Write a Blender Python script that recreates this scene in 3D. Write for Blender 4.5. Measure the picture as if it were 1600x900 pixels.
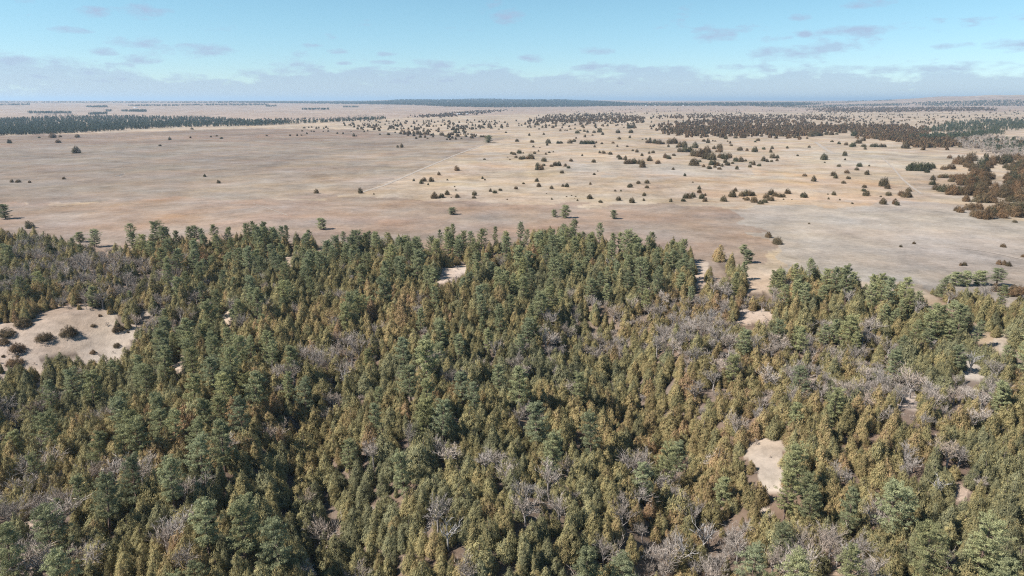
import bpy, math, random
import numpy as np
from math import radians as R

# ------------------------------------------------------------------ camera, sky, sun, exposure
sc = bpy.context.scene
for o in list(bpy.data.objects):
    bpy.data.objects.remove(o)
COL = sc.collection
HC = 72.0                                  # drone height above the plateau
F = 1600 * 24.0 / 36.0                     # focal length in photo pixels
PITCH = math.atan(293.0 / F)               # horizon line sits at y = 157 of 900
cam_d = bpy.data.cameras.new('camera'); cam = bpy.data.objects.new('camera', cam_d)
COL.objects.link(cam); sc.camera = cam
cam_d.lens = 24; cam_d.sensor_width = 36; cam_d.clip_start = 0.5; cam_d.clip_end = 200000
cam.location = (0, 0, HC); cam.rotation_euler = (math.pi / 2 - PITCH, 0, 0)

SUN_EL, SUN_AZ = R(46), R(-104)            # azimuth measured from +Y (view direction) towards +X
sd = (math.sin(SUN_AZ) * math.cos(SUN_EL), math.cos(SUN_AZ) * math.cos(SUN_EL), math.sin(SUN_EL))
sun_d = bpy.data.lights.new('sun', 'SUN'); sun = bpy.data.objects.new('sun', sun_d); COL.objects.link(sun)
sun_d.energy = 4.8; sun_d.angle = R(0.53); sun_d.color = (1.0, 0.955, 0.89)
from mathutils import Vector
sun.rotation_euler = Vector(sd).to_track_quat('Z', 'Y').to_euler()
sc.view_settings.view_transform = 'Standard'; sc.view_settings.look = 'None'
sc.view_settings.exposure = 0.88; sc.view_settings.gamma = 1.0; sc.view_settings.use_curve_mapping = False
sc.render.engine = 'CYCLES'
sc.cycles.filter_width = 1.15; sc.cycles.use_adaptive_sampling = False; sc.cycles.use_denoising = False; sc.cycles.denoising_input_passes = 'RGB_ALBEDO_NORMAL'; sc.cycles.denoising_prefilter = 'NONE'
sc.cycles.max_bounces = 6; sc.cycles.diffuse_bounces = 3; sc.cycles.glossy_bounces = 1
sc.cycles.transmission_bounces = 3; sc.cycles.volume_bounces = 0; sc.cycles.transparent_max_bounces = 4

def nd(nt, t, **kw):
    n = nt.nodes.new(t)
    for k, v in kw.items():
        setattr(n, k, v)
    return n

def math_n(nt, op, a, b=None, c=None, clamp=False):
    n = nt.nodes.new('ShaderNodeMath'); n.operation = op; n.use_clamp = clamp
    for i, v in enumerate((a, b, c)):
        if v is None: continue
        if isinstance(v, (int, float)): n.inputs[i].default_value = v
        else: nt.links.new(v, n.inputs[i])
    return n.outputs[0]

def build_world():
    w = bpy.data.worlds.new('World'); sc.world = w; w.use_nodes = True
    nt = w.node_tree; nt.nodes.clear()
    out = nd(nt, 'ShaderNodeOutputWorld')
    sky = nd(nt, 'ShaderNodeTexSky'); sky.sky_type = 'NISHITA'; sky.sun_disc = False
    sky.sun_elevation = SUN_EL; sky.sun_rotation = SUN_AZ
    sky.altitude = 800; sky.air_density = 0.9; sky.dust_density = 0.0; sky.ozone_density = 1.5
    hsv = nd(nt, 'ShaderNodeMix'); hsv.data_type = 'RGBA'; hsv.blend_type = 'MULTIPLY'; hsv.inputs[0].default_value = 1.0      # cool daylight balance
    nt.links.new(sky.outputs[0], hsv.inputs[6]); SKY_BAL = nd(nt, 'ShaderNodeMix'); SKY_BAL.data_type = 'RGBA'; SKY_BAL.inputs[6].default_value = (0.76, 0.90, 1.04, 1); SKY_BAL.inputs[7].default_value = (0.83, 1.07, 1.04, 1); nt.links.new(SKY_BAL.outputs[2], hsv.inputs[7])
    bg = nd(nt, 'ShaderNodeBackground'); bg.inputs[1].default_value = 0.070
    nt.links.new(hsv.outputs[2], bg.inputs[0])
    # ---- clouds: drifting flat banks on a high plane plus small separate puffs
    tc = nd(nt, 'ShaderNodeTexCoord'); sp = nd(nt, 'ShaderNodeSeparateXYZ')
    nt.links.new(tc.outputs['Generated'], sp.inputs[0])
    x, y, z = sp.outputs
    el = math_n(nt, 'MULTIPLY', math_n(nt, 'ARCSINE', z), 180 / math.pi)
    az = math_n(nt, 'MULTIPLY', math_n(nt, 'ARCTAN2', x, y), 180 / math.pi)
    mr = nd(nt, 'ShaderNodeMapRange'); mr.interpolation_type = 'SMOOTHSTEP'; mr.inputs['From Min'].default_value = 0.0; mr.inputs['From Max'].default_value = 8.0
    nt.links.new(el, mr.inputs['Value']); nt.links.new(mr.outputs[0], SKY_BAL.inputs[0])
    cv = nd(nt, 'ShaderNodeCombineXYZ'); nt.links.new(az, cv.inputs[0])
    nt.links.new(math_n(nt, 'MULTIPLY', el, 3.2), cv.inputs[1])
    def noise(scale, detail, rough=0.55):
        n = nd(nt, 'ShaderNodeTexNoise'); n.noise_dimensions = '2D'
        n.inputs['Scale'].default_value = scale; n.inputs['Detail'].default_value = detail
        n.inputs['Roughness'].default_value = rough
        nt.links.new(cv.outputs[0], n.inputs['Vector']); return n.outputs[0]
    n1 = noise(0.10, 7, 0.6); n2 = noise(0.55, 6, 0.6)
    # banks: common low over the horizon, thinning upwards
    up = nd(nt, 'ShaderNodeMapRange'); up.interpolation_type = 'SMOOTHSTEP'
    up.inputs['From Min'].default_value = 0.4; up.inputs['From Max'].default_value = 3.7
    up.inputs['To Min'].default_value = 0.29; up.inputs['To Max'].default_value = 0.60
    nt.links.new(el, up.inputs['Value'])
    band = math_n(nt, 'SUBTRACT', math_n(nt, 'ADD', math_n(nt, 'MULTIPLY', n1, 0.72), math_n(nt, 'MULTIPLY', n2, 0.28)), up.outputs[0])
    mk = nd(nt, 'ShaderNodeMapRange'); mk.interpolation_type = 'SMOOTHSTEP'
    mk.inputs['From Min'].default_value = -0.01; mk.inputs['From Max'].default_value = 0.11
    nt.links.new(band, mk.inputs['Value'])
    total = math_n(nt, 'MULTIPLY', mk.outputs[0], 0.8)
    puffs = [(1115, 55, 40, 13), (205, 64, 44, 11), (310, 80, 68, 14), (165, 80, 28, 6), (110, 46, 34, 6),
             (220, 14, 40, 15), (150, 20, 28, 10), (60, 98, 90, 10), (230, 92, 36, 12), (530, 80, 20, 5), (605, 84, 22, 4), (680, 100, 44, 8),
             (600, 98, 24, 4), (928, 79, 36, 7), (832, 91, 28, 8), (918, 106, 30, 6), (795, 27, 32, 13), (1235, 84, 76, 12), (1255, 27, 20, 6),
             (1335, 48, 52, 8), (1256, 54, 14, 5), (1355, 6, 36, 9), (1490, 72, 30, 5), (1580, 73, 40, 11), (1340, 108, 100, 7),
             (440, 118, 100, 16), (660, 126, 130, 14), (930, 128, 150, 16), (1100, 128, 110, 12), (130, 122, 160, 16), (1500, 106, 90, 9), (540, 99, 16, 3)]
    nz = math_n(nt, 'MULTIPLY', math_n(nt, 'SUBTRACT', math_n(nt, 'ADD', math_n(nt, 'MULTIPLY', n1, 0.4), math_n(nt, 'MULTIPLY', n2, 0.6)), 0.5), 4.2)
    cp, sp_ = math.cos(PITCH), math.sin(PITCH)
    for (px, py, rx, ry) in puffs:
        a, b = (px - 800) / F, (450 - py) / F
        v = Vector((a, cp + b * sp_, -sp_ + b * cp)).normalized()
        a0, e0 = math.degrees(math.atan2(v.x, v.y)), math.degrees(math.asin(v.z))
        ra, re = math.degrees(rx / F) * 0.95, math.degrees(ry / F) * 1.05
        dx = math_n(nt, 'MULTIPLY', math_n(nt, 'SUBTRACT', az, a0), 1 / ra)
        dy = math_n(nt, 'MULTIPLY', math_n(nt, 'SUBTRACT', el, e0), 1 / re)
        q = math_n(nt, 'ADD', math_n(nt, 'MULTIPLY', dx, dx), math_n(nt, 'MULTIPLY', dy, dy))
        m = math_n(nt, 'MULTIPLY', math_n(nt, 'ADD', math_n(nt, 'SUBTRACT', 0.75, q), nz), 0.9, clamp=True)
        total = math_n(nt, 'MAXIMUM', total, m)
    cl = nd(nt, 'ShaderNodeBackground'); cl.inputs[0].default_value = (0.232, 0.275, 0.382, 1); cl.inputs[1].default_value = 1.0
    mix = nd(nt, 'ShaderNodeMixShader')
    nt.links.new(math_n(nt, 'MULTIPLY', total, 0.70), mix.inputs[0])
    nt.links.new(bg.outputs[0], mix.inputs[1]); nt.links.new(cl.outputs[0], mix.inputs[2])
    nt.links.new(mix.outputs[0], out.inputs[0])
build_world()

# ------------------------------------------------------------------ helpers
rng = np.random.default_rng(11)
random.seed(5)
cP, sP = math.cos(PITCH), math.sin(PITCH)

def sstep(a, b, v):
    t = np.clip((v - a) / (b - a), 0, 1); return t * t * (3 - 2 * t)

def flat(px, py):
    """photo pixel -> point on the plateau plane z = 0"""
    a = (np.asarray(px, float) - 800) / F; b = (450 - np.asarray(py, float)) / F
    dz = -sP + b * cP; t = -HC / dz
    return a * t, (cP + b * sP) * t

def project(x, y, z):
    zc = y * cP - (z - HC) * sP; yc = y * sP + (z - HC) * cP
    zc = np.where(zc < 1, 1, zc)
    return 800 + F * x / zc, 450 - F * yc / zc

def in_poly(px, py, poly):
    px = np.asarray(px, float); py = np.asarray(py, float); r = np.zeros(px.shape, bool)
    n = len(poly)
    for i in range(n):
        x1, y1 = poly[i]; x2, y2 = poly[(i + 1) % n]
        if y1 == y2: continue
        c = ((y1 > py) != (y2 > py)) & (px < (x2 - x1) * (py - y1) / (y2 - y1) + x1)
        r ^= c
    return r

def snoise(x, y, s, seed=0):
    """cheap smooth noise from a few rotated sines, about -1..1"""
    v = 0.0; r = np.random.default_rng(seed)
    for k in range(5):
        a = r.uniform(0, 6.28); f = (0.6 + 0.35 * k) * 6.28 / s
        v = v + np.sin((x * math.cos(a) + y * math.sin(a)) * f + r.uniform(0, 6.28)) / (1 + 0.35 * k)
    return v / 2.6

# far edge of the forest on the plateau (photo pixels of the tree feet)
EDGE_UP = 6
EDGE = [(-400, 372), (0, 373), (60, 383), (120, 395), (200, 401), (240, 388), (330, 386), (420, 379), (470, 386), (505, 400), (540, 392), (640, 386),
        (680, 393), (700, 386), (800, 382), (870, 379), (930, 391), (1000, 396), (1060, 402), (1110, 405), (1135, 418), (1128, 452), (1155, 464), (1200, 458),
        (1215, 436), (1260, 431), (1340, 442), (1430, 444), (1445, 470), (1500, 492), (1540, 497), (1560, 522), (1600, 528), (2000, 560)]
ex, ey = flat([e[0] for e in EDGE], [e[1] - (EDGE_UP if 200 < e[0] < 1130 else -16 if e[0] > 1435 else -3 if e[0] > 1205 else EDGE_UP * .5) for e in EDGE])
_o = np.argsort(ex); EX, EY = ex[_o], ey[_o]
# smooth version for the shape of the land
_sx = np.linspace(EX[0], EX[-1], 400); _sy = np.interp(_sx, EX, EY)
_k = np.ones(41) / 41; _sy = np.convolve(np.pad(_sy, 20, mode='edge'), _k, 'valid')

def seg_dist(x, y, pts):
    d = np.full(np.shape(x), 1e9)
    for (x1, y1), (x2, y2) in zip(pts[:-1], pts[1:]):
        vx, vy = x2 - x1, y2 - y1; l = vx * vx + vy * vy
        t = np.clip(((x - x1) * vx + (y - y1) * vy) / l, 0, 1)
        d = np.minimum(d, np.hypot(x - x1 - t * vx, y - y1 - t * vy))
    return d

def wp(*pix):
    a, b = flat([p[0] for p in pix], [p[1] for p in pix]); return list(zip(a, b))
RAVINE = wp((470, 620), (492, 715), (520, 790), (545, 890), (560, 1000))
RAVINE2 = wp((930, 480), (1050, 600), (1100, 740), (1120, 900))
SPUR = wp((440, 420), (390, 500), (320, 640), (290, 800))
SPUR2 = wp((700, 420), (720, 560), (760, 760))
VALE = wp((-250, 560), (60, 520), (210, 500))

def land(x, y):
    x = np.asarray(x, float); y = np.asarray(y, float)
    r = np.hypot(x, y); az = 800 + F * cP * x / np.maximum(y, 1)      # rough photo column
    d = np.interp(x, _sx, _sy) - y
    k = sstep(5, 120, d)
    z = -13 * sstep(0, 190, d) * sstep(-400, -60, y)
    z = z + k * 3.4 * snoise(x, y, 78, 1)
    z = z - k * 7 * np.exp(-(seg_dist(x, y, RAVINE) / 11) ** 2) - k * 7 * np.exp(-(seg_dist(x, y, RAVINE2) / 14) ** 2)
    z = z + k * 5.5 * np.exp(-(seg_dist(x, y, SPUR) / 22) ** 2) + k * 5 * np.exp(-(seg_dist(x, y, SPUR2) / 25) ** 2)
    z = z - k * 5 * np.exp(-(seg_dist(x, y, VALE) / 40) ** 2)
    pl = 1 - k
    z = z + pl * (1.0 * snoise(x, y, 260, 2) + 0.35 * snoise(x, y, 70, 3)) * sstep(-60, 60, -d)
    z = z + 5 * sstep(1200, 3000, r) * snoise(x, y, 1400, 4) + 58 * sstep(3500, 14000, r) + 9 * sstep(4000, 8000, r) * snoise(x, y, 3000, 5)
    fr = (y > 0)
    ridge = sstep(540, 660, az) * (1 - sstep(850, 1010, az)) * sstep(7800, 10500, r) * (1 - sstep(12500, 15500, r)) * fr
    z = z + ridge * (26 + 9 * snoise(x, y, 1500, 6) + 5 * snoise(x, y, 500, 16))
    hill = sstep(1270, 1500, az) * sstep(7500, 10500, r) * (1 - sstep(13000, 17000, r)) * fr
    z = z + hill * (76 + 20 * snoise(x, y, 1900, 7) + 10 * snoise(x, y, 700, 8))
    return z

def ground_at(px, py, lift=0.0):
    """photo pixel -> first hit of its ray with the land raised by lift"""
    px = np.atleast_1d(np.asarray(px, float)); py = np.atleast_1d(np.asarray(py, float))
    a = (px - 800) / F; b = (450 - py) / F
    dx, dy, dz = a, cP + b * sP, -sP + b * cP
    lift = np.broadcast_to(lift, px.shape)
    ts = np.geomspace(60, 40000, 420)
    lo = np.full(px.shape, ts[0]); hi = np.full(px.shape, ts[-1]); found = np.zeros(px.shape, bool)
    for i in range(1, len(ts)):
        t = ts[i]
        below = (HC + dz * t) < land(dx * t, dy * t) + lift
        new = below & ~found
        lo[new] = ts[i - 1]; hi[new] = t; found |= below
        if found.all(): break
    for _ in range(16):
        m = (lo + hi) / 2
        bl = (HC + dz * m) < land(dx * m, dy * m) + lift
        hi = np.where(bl, m, hi); lo = np.where(bl, lo, m)
    return dx * hi, dy * hi, found

def mesh_np(name, verts, faces, mats, mat_idx=None, smooth=False, attr=None):
    """faces: (n,3) or (n,4) int array"""
    verts = np.asarray(verts, np.float32); faces = np.asarray(faces, np.int32)
    me = bpy.data.meshes.new(name); n, k = faces.shape
    me.vertices.add(len(verts)); me.vertices.foreach_set('co', verts.ravel())
    me.loops.add(n * k); me.loops.foreach_set('vertex_index', faces.ravel())
    me.polygons.add(n); me.polygons.foreach_set('loop_start', np.arange(0, n * k, k, dtype=np.int32))
    if mat_idx is not None: me.polygons.foreach_set('material_index', np.asarray(mat_idx, np.int32))
    for m in mats: me.materials.append(m)
    if attr:
        for nm, val in attr.items():
            val = np.asarray(val, np.float32)
            if val.ndim == 2:
                at = me.attributes.new(nm, 'FLOAT_COLOR', 'POINT'); at.data.foreach_set('color', val.ravel())
            else:
                at = me.attributes.new(nm, 'FLOAT', 'FACE'); at.data.foreach_set('value', val)
    me.update(calc_edges=True); me.validate()
    if smooth: me.polygons.foreach_set('use_smooth', np.ones(n, bool))
    return me

def obj(name, me, parent=None, loc=None, **props):
    o = bpy.data.objects.new(name, me); COL.objects.link(o)
    if parent is not None: o.parent = parent
    if loc is not None: o.location = loc
    for k, v in props.items(): o[k] = v
    return o

# ------------------------------------------------------------------ materials
def foliage_mat(name, ramp, rough=0.75, spread=0.35, transl=0.2):
    m = bpy.data.materials.new(name); m.use_nodes = True; nt = m.node_tree; nt.nodes.clear()
    out = nd(nt, 'ShaderNodeOutputMaterial')
    at = nd(nt, 'ShaderNodeAttribute'); at.attribute_type = 'INSTANCER'; at.attribute_name = 'tint'
    lf = nd(nt, 'ShaderNodeAttribute'); lf.attribute_type = 'GEOMETRY'; lf.attribute_name = 'leaf'
    oi = nd(nt, 'ShaderNodeObjectInfo')
    f = math_n(nt, 'ADD', at.outputs['Fac'], math_n(nt, 'MULTIPLY', math_n(nt, 'SUBTRACT', lf.outputs['Fac'], 0.5), spread), clamp=True)
    rp = nd(nt, 'ShaderNodeValToRGB'); cr = rp.color_ramp
    for i, (p, c) in enumerate(ramp):
        e = cr.elements[i] if i < 2 else cr.elements.new(p)
        e.position = p; e.color = (*c, 1)
    nt.links.new(f, rp.inputs[0])
    # leaf-to-leaf and tree-to-tree brightness
    br = math_n(nt, 'ADD', 0.55, math_n(nt, 'ADD', math_n(nt, 'MULTIPLY', lf.outputs['Fac'], 0.5), math_n(nt, 'MULTIPLY', oi.outputs['Random'], 0.5)))
    hs = nd(nt, 'ShaderNodeHueSaturation'); nt.links.new(br, hs.inputs['Value']); nt.links.new(rp.outputs[0], hs.inputs['Color'])
    df = nd(nt, 'ShaderNodeBsdfDiffuse'); nt.links.new(hs.outputs[0], df.inputs[0])
    tr = nd(nt, 'ShaderNodeBsdfTranslucent'); nt.links.new(hs.outputs[0], tr.inputs[0])
    mx = nd(nt, 'ShaderNodeMixShader'); mx.inputs[0].default_value = transl
    nt.links.new(df.outputs[0], mx.inputs[1]); nt.links.new(tr.outputs[0], mx.inputs[2])
    nt.links.new(mx.outputs[0], out.inputs[0])
    return m

def bark_mat(name, c1, c2, scale=3.0):
    m = bpy.data.materials.new(name); m.use_nodes = True; nt = m.node_tree
    p = nt.nodes['Principled BSDF']; p.inputs['Roughness'].default_value = 0.9
    tc = nd(nt, 'ShaderNodeTexCoord'); nz = nd(nt, 'ShaderNodeTexNoise'); nz.inputs['Scale'].default_value = scale; nz.inputs['Detail'].default_value = 4
    mp = nd(nt, 'ShaderNodeMapping'); mp.inputs['Scale'].default_value = (1, 1, 0.25)
    nt.links.new(tc.outputs['Object'], mp.inputs[0]); nt.links.new(mp.outputs[0], nz.inputs['Vector'])
    rp = nd(nt, 'ShaderNodeValToRGB'); rp.color_ramp.elements[0].position = 0.35; rp.color_ramp.elements[1].position = 0.65
    rp.color_ramp.elements[0].color = (*c1, 1); rp.color_ramp.elements[1].color = (*c2, 1)
    nt.links.new(nz.outputs[0], rp.inputs[0]); nt.links.new(rp.outputs[0], p.inputs['Base Color'])
    bp = nd(nt, 'ShaderNodeBump'); bp.inputs['Strength'].default_value = 0.5; nt.links.new(nz.outputs[0], bp.inputs['Height']); nt.links.new(bp.outputs[0], p.inputs['Normal'])
    return m

M_pine = foliage_mat('pine_needles', [(0.0, (0.215, 0.232, 0.140)), (0.5, (0.260, 0.266, 0.142)), (1.0, (0.310, 0.296, 0.135))], spread=0.3)
M_cedar = foliage_mat('cedar_sprays', [(0.0, (0.196, 0.192, 0.112)), (0.35, (0.275, 0.238, 0.114)), (0.7, (0.318, 0.240, 0.118)), (1.0, (0.335, 0.215, 0.128))], spread=0.45)
M_jun = foliage_mat('prairie_juniper_sprays', [(0.0, (0.075, 0.080, 0.046)), (0.5, (0.120, 0.092, 0.055)), (1.0, (0.190, 0.118, 0.066))], spread=0.4)
M_twig = foliage_mat('bare_twigs', [(0.0, (0.295, 0.258, 0.228)), (0.5, (0.345, 0.290, 0.245)), (1.0, (0.385, 0.302, 0.238))], spread=0.4, transl=0.0)
M_fpine = foliage_mat('self_shaded_pine_needles', [(0.0, (0.085, 0.105, 0.075)), (0.5, (0.115, 0.130, 0.080)), (1.0, (0.150, 0.155, 0.085))], spread=0.3)  # far pine needles: self-shadow of the crowns is put into this darker colour
M_pbark = bark_mat('pine_bark', (0.10, 0.065, 0.05), (0.22, 0.15, 0.115))
M_cbark = bark_mat('cedar_bark', (0.10, 0.08, 0.065), (0.20, 0.16, 0.13))
M_gbark = bark_mat('grey_bark', (0.22, 0.19, 0.175), (0.38, 0.34, 0.31))
M_dead = bark_mat('bleached_wood', (0.27, 0.25, 0.235), (0.44, 0.41, 0.385))

# ------------------------------------------------------------------ plants
def tube(pts, rad, sides=5):
    pts = np.asarray(pts, float); n = len(pts); V = []; Fc = []
    for i in range(n):
        t = pts[min(i + 1, n - 1)] - pts[max(i - 1, 0)]; t /= np.linalg.norm(t) + 1e-9
        u = np.cross(t, (0.3, 0.9, 0.2) if abs(t[2]) > .7 else (0, 0, 1)); u /= np.linalg.norm(u) + 1e-9; w = np.cross(t, u)
        for k in range(sides):
            a = 2 * math.pi * k / sides; V.append(pts[i] + rad[i] * (math.cos(a) * u + math.sin(a) * w))
    for i in range(n - 1):
        for k in range(sides):
            a, b = i * sides + k, i * sides + (k + 1) % sides
            Fc.append((a, b, b + sides)); Fc.append((a, b + sides, a + sides))
    return np.array(V), np.array(Fc, int).reshape(-1, 3)

class Acc:
    def __init__(s): s.v = []; s.f = []; s.n = 0; s.a = []
    def add(s, v, f, a=0.5):
        s.v.append(v); s.f.append(np.asarray(f) + s.n); s.n += len(v); s.a.append(np.broadcast_to(a, (len(f),)))
    def get(s): return np.concatenate(s.v), np.concatenate(s.f), np.concatenate(s.a)

def unit(v): return v / (np.linalg.norm(v, axis=-1, keepdims=True) + 1e-9)

def leaves(c, nrm, along, ln, wd, r):
    """one rhomb of two triangles per point: c centre, nrm facing, along direction hint"""
    u = along - (along * nrm).sum(1, keepdims=True) * nrm; u = unit(u); w = np.cross(nrm, u)
    ln = np.asarray(ln)[:, None]; wd = np.asarray(wd)[:, None]
    n = len(c)
    V = np.stack([c - u * ln * .5, c + w * wd * .5 - u * ln * .1, c + u * ln * .5, c - w * wd * .5 + u * ln * .05], 1).reshape(-1, 3)
    i = np.arange(n) * 4
    Fc = np.concatenate([np.stack([i, i + 1, i + 2], 1), np.stack([i, i + 2, i + 3], 1)], 0)
    a = np.concatenate([r, r])
    return V, Fc, a

def pine(seed, H, Rm, crown_from, nb, ntuft, nleaf=34, leaf=.9):
    g = np.random.default_rng(seed)
    lean = g.normal(0, 0.025, 2); bend = g.normal(0, 0.25, 2)
    def axis(z):
        t = z / H; return np.array([lean[0] * z + bend[0] * math.sin(t * 3.1), lean[1] * z + bend[1] * math.sin(t * 2.6), z])
    T = Acc()
    zz = np.linspace(-0.6, H * 0.97, 9)
    T.add(*tube([axis(z) for z in zz], [0.02 * H * (1 - 0.9 * max(z, 0) / H) + 0.02 for z in zz], 7))
    C = Acc()
    tc, tr = [], []
    asym = g.uniform(0, 6.28)
    for i in range(nb):
        t = (i + g.uniform(0, 0.9)) / nb; z = H * (crown_from + (0.98 - crown_from) * t)
        prof = (math.sin(math.pi * (0.2 + 0.71 * t)) ** 0.62) * (1.0 if t > .12 else .75)
        phi = i * 2.4 + g.normal(0, .35)
        L = Rm * max(prof, .12) * g.uniform(.55, 1.12) * (1 + 0.18 * math.cos(phi - asym))
        tilt = R(-8 + 48 * t + g.normal(0, 8)); a = axis(z)
        d = np.array([math.cos(phi) * math.cos(tilt), math.sin(phi) * math.cos(tilt), math.sin(tilt)])
        e = a + d * L + np.array([0, 0, 0.10 * L])
        mid = a + d * L * .5 - np.array([0, 0, 0.06 * L])
        T.add(*tube([a, mid, e], [0.05 + 0.012 * L, 0.035 + .006 * L, 0.015], 3))
        for k in range(ntuft):
            s = 0.38 + 0.66 * (k + g.uniform(0, 1)) / ntuft
            p = a * (1 - s) ** 2 + 2 * mid * s * (1 - s) + e * s * s if s <= 1 else e
            side = np.array([-math.sin(phi), math.cos(phi), 0])
            tc.append(p + side * g.normal(0, .26 * L * s) + np.array([0, 0, g.uniform(0, .3)])); tr.append(g.uniform(.38, .72))
    for k in range(7):
        tc.append(axis(H * g.uniform(.9, 1.0)) + g.normal(0, .25, 3)); tr.append(g.uniform(.35, .55))
    tc = np.array(tc); tr = np.array(tr); n = len(tc)
    shade = g.uniform(0.15, 0.85, n)
    cc = np.repeat(tc, nleaf, 0); rr = np.repeat(tr, nleaf)
    dr = unit(g.normal(0, 1, (n * nleaf, 3)) + np.array([0, 0, .25]))
    pos = cc + dr * (rr * g.uniform(.55, 1.05, n * nleaf))[:, None] * np.array([1.1, 1.1, .62])
    nrm = unit(dr + g.normal(0, .42, dr.shape)); al = unit(g.normal(0, 1, dr.shape) + dr)
    C.add(*leaves(pos, nrm, al, g.uniform(.34, .60, len(pos)) * leaf, g.uniform(.075, .16, len(pos)) * leaf, np.clip(np.repeat(shade, nleaf) + g.normal(0, .12, len(pos)), 0, 1)))
    return T, C

def cedar(seed, H, Rm, spires=3, n=1500, leaf=1.0, low=0.04, blunt=0.8):
    """dense cone of upright sprays with several leaders"""
    g = np.random.default_rng(seed)
    T = Acc(); zz = np.linspace(-0.5, H * .9, 5)
    T.add(*tube([(0, 0, z) for z in zz], [0.022 * H * (1 - .9 * max(z, 0) / H) + .02 for z in zz], 5))
    C = Acc()
    sp = [(0, 0, H, Rm, low * H)]
    for k in range(spires):
        a = k * 2.2 + g.uniform(0, 1.2); rr = Rm * g.uniform(.35, .62)
        sp.append((rr * math.cos(a), rr * math.sin(a), H * g.uniform(.55, .88), Rm * g.uniform(.45, .65), H * g.uniform(.0, .18)))
    tot = sum(s[3] * (s[2] - s[4]) for s in sp)
    for (sx, sy, h, r0, z0) in sp:
        m = max(30, int(n * r0 * (h - z0) / tot))
        # clumps that give light and dark lumps on the outline
        nc = max(8, m // 13)
        t = 1 - np.sqrt(g.uniform(0.0, 1, nc)); phi = g.uniform(0, 6.283, nc)
        prof = np.clip((1 - t), 0.03, 1) ** blunt * np.clip(t * 7 + .55, 0, 1)
        rad = r0 * prof * g.uniform(.68, 1.12, nc)
        cx = sx + rad * np.cos(phi); cy = sy + rad * np.sin(phi); cz = z0 + (h - z0) * t
        c = np.stack([cx, cy, cz], 1); sh = g.uniform(.1, .9, nc)
        T.add(*tube([(sx * .3, sy * .3, z0), (sx, sy, h * .85)], [.06, .02], 3))
        k = 20
        cc = np.repeat(c, k, 0); out = np.repeat(np.stack([np.cos(phi), np.sin(phi), np.full(nc, .45)], 1), k, 0)
        off = g.normal(0, 1, cc.shape) * np.array([.17, .17, .30]) * (.6 + .25 * Rm)
        pos = cc + off; pos[:, 2] = np.maximum(pos[:, 2], .03)
        nrm = unit(out + unit(off) * .5 + g.normal(0, .38, out.shape)); al = unit(np.array([0, 0, 1.0]) + out * .35 + g.normal(0, .28, out.shape))
        C.add(*leaves(pos, nrm, al, g.uniform(.40, .90, len(pos)) * leaf, g.uniform(.07, .15, len(pos)) * leaf * (1 if leaf < 1.5 else 1.6), np.clip(np.repeat(sh, k) + g.normal(0, .15, len(pos)), 0, 1)))
    # leader tips
    for (sx, sy, h, r0, z0) in sp:
        m = 16; pos = np.array([sx, sy, h]) + g.normal(0, 1, (m, 3)) * np.array([.09, .09, .28]) - np.array([0, 0, .15])
        C.add(*leaves(pos, unit(g.normal(0, 1, (m, 3)) * np.array([1, 1, .3])), np.tile([0, 0, 1.0], (m, 1)), np.full(m, .5), np.full(m, .12), g.uniform(.4, .9, m)))
    return T, C

def bare(seed, H, spread, twig=0.05, levels=(5, 5, 5, 5), lean=0.0):
    g = np.random.default_rng(seed); T = Acc(); C = Acc()
    def grow(p, d, L, r, lv):
        q = p + d * L * .5 + g.normal(0, .04 * L, 3); e = p + d * L + g.normal(0, .06 * L, 3)
        if lv == 0: T.add(*tube([p, q, e], [r, r * .8, r * .6], 6))
        elif lv == 1: T.add(*tube([p, q, e], [r, r * .7, r * .4], 4))
        elif lv == 2: C.add(*tube([p, q, e], [r, r * .7, r * .35], 3), a=g.uniform(.2, .8))
        else:
            w = unit(np.cross(d, g.normal(0, 1, 3))[None])[0] * r
            C.add(np.array([p - w, p + w, e]), np.array([[0, 1, 2]]), a=g.uniform(.1, 1))
        if lv >= len(levels): return
        for k in range(levels[lv]):
            s = g.uniform(.45 if lv == 0 else .2, 1.0); b = p * (1 - s) + e * s
            ax = unit(g.normal(0, 1, (1, 3)))[0]
            nd_ = unit((d + ax * g.uniform(.5, 1.0) * spread + np.array([0, 0, .22]))[None])[0]
            grow(b, nd_, L * g.uniform(.52, .82), max(r * .48, twig * .45), lv + 1)
    grow(np.array([0, 0, -.3]), unit(np.array([[lean, lean * .4, 1.0]]))[0], H * .38, .018 * H + .03, 0)
    return T, C

def proto(name, T, C, mt, mc):
    tv, tf, _ = T.get(); cv, cf, ca = C.get()
    tm = mesh_np(name + '_trunk', tv, tf, [mt], smooth=True)
    cm = mesh_np(name + '_crown', cv, cf, [mc], attr={'leaf': ca})
    both = mesh_np(name + '_whole', np.concatenate([tv, cv]), np.concatenate([tf, cf + len(tv)]), [mt, mc],
                   mat_idx=np.concatenate([np.zeros(len(tf)), np.ones(len(cf))]), attr={'leaf': np.concatenate([np.full(len(tf), .5), ca])})
    whole = bpy.data.objects.new(name + '_source', both)          # instanced by the far masses, never placed itself
    h = max(tv[:, 2].max(), cv[:, 2].max()); w = 2 * np.percentile(np.hypot(cv[:, 0], cv[:, 1]), 95)
    return dict(trunk=tm, crown=cm, whole=whole, h=h, w=w)

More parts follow.
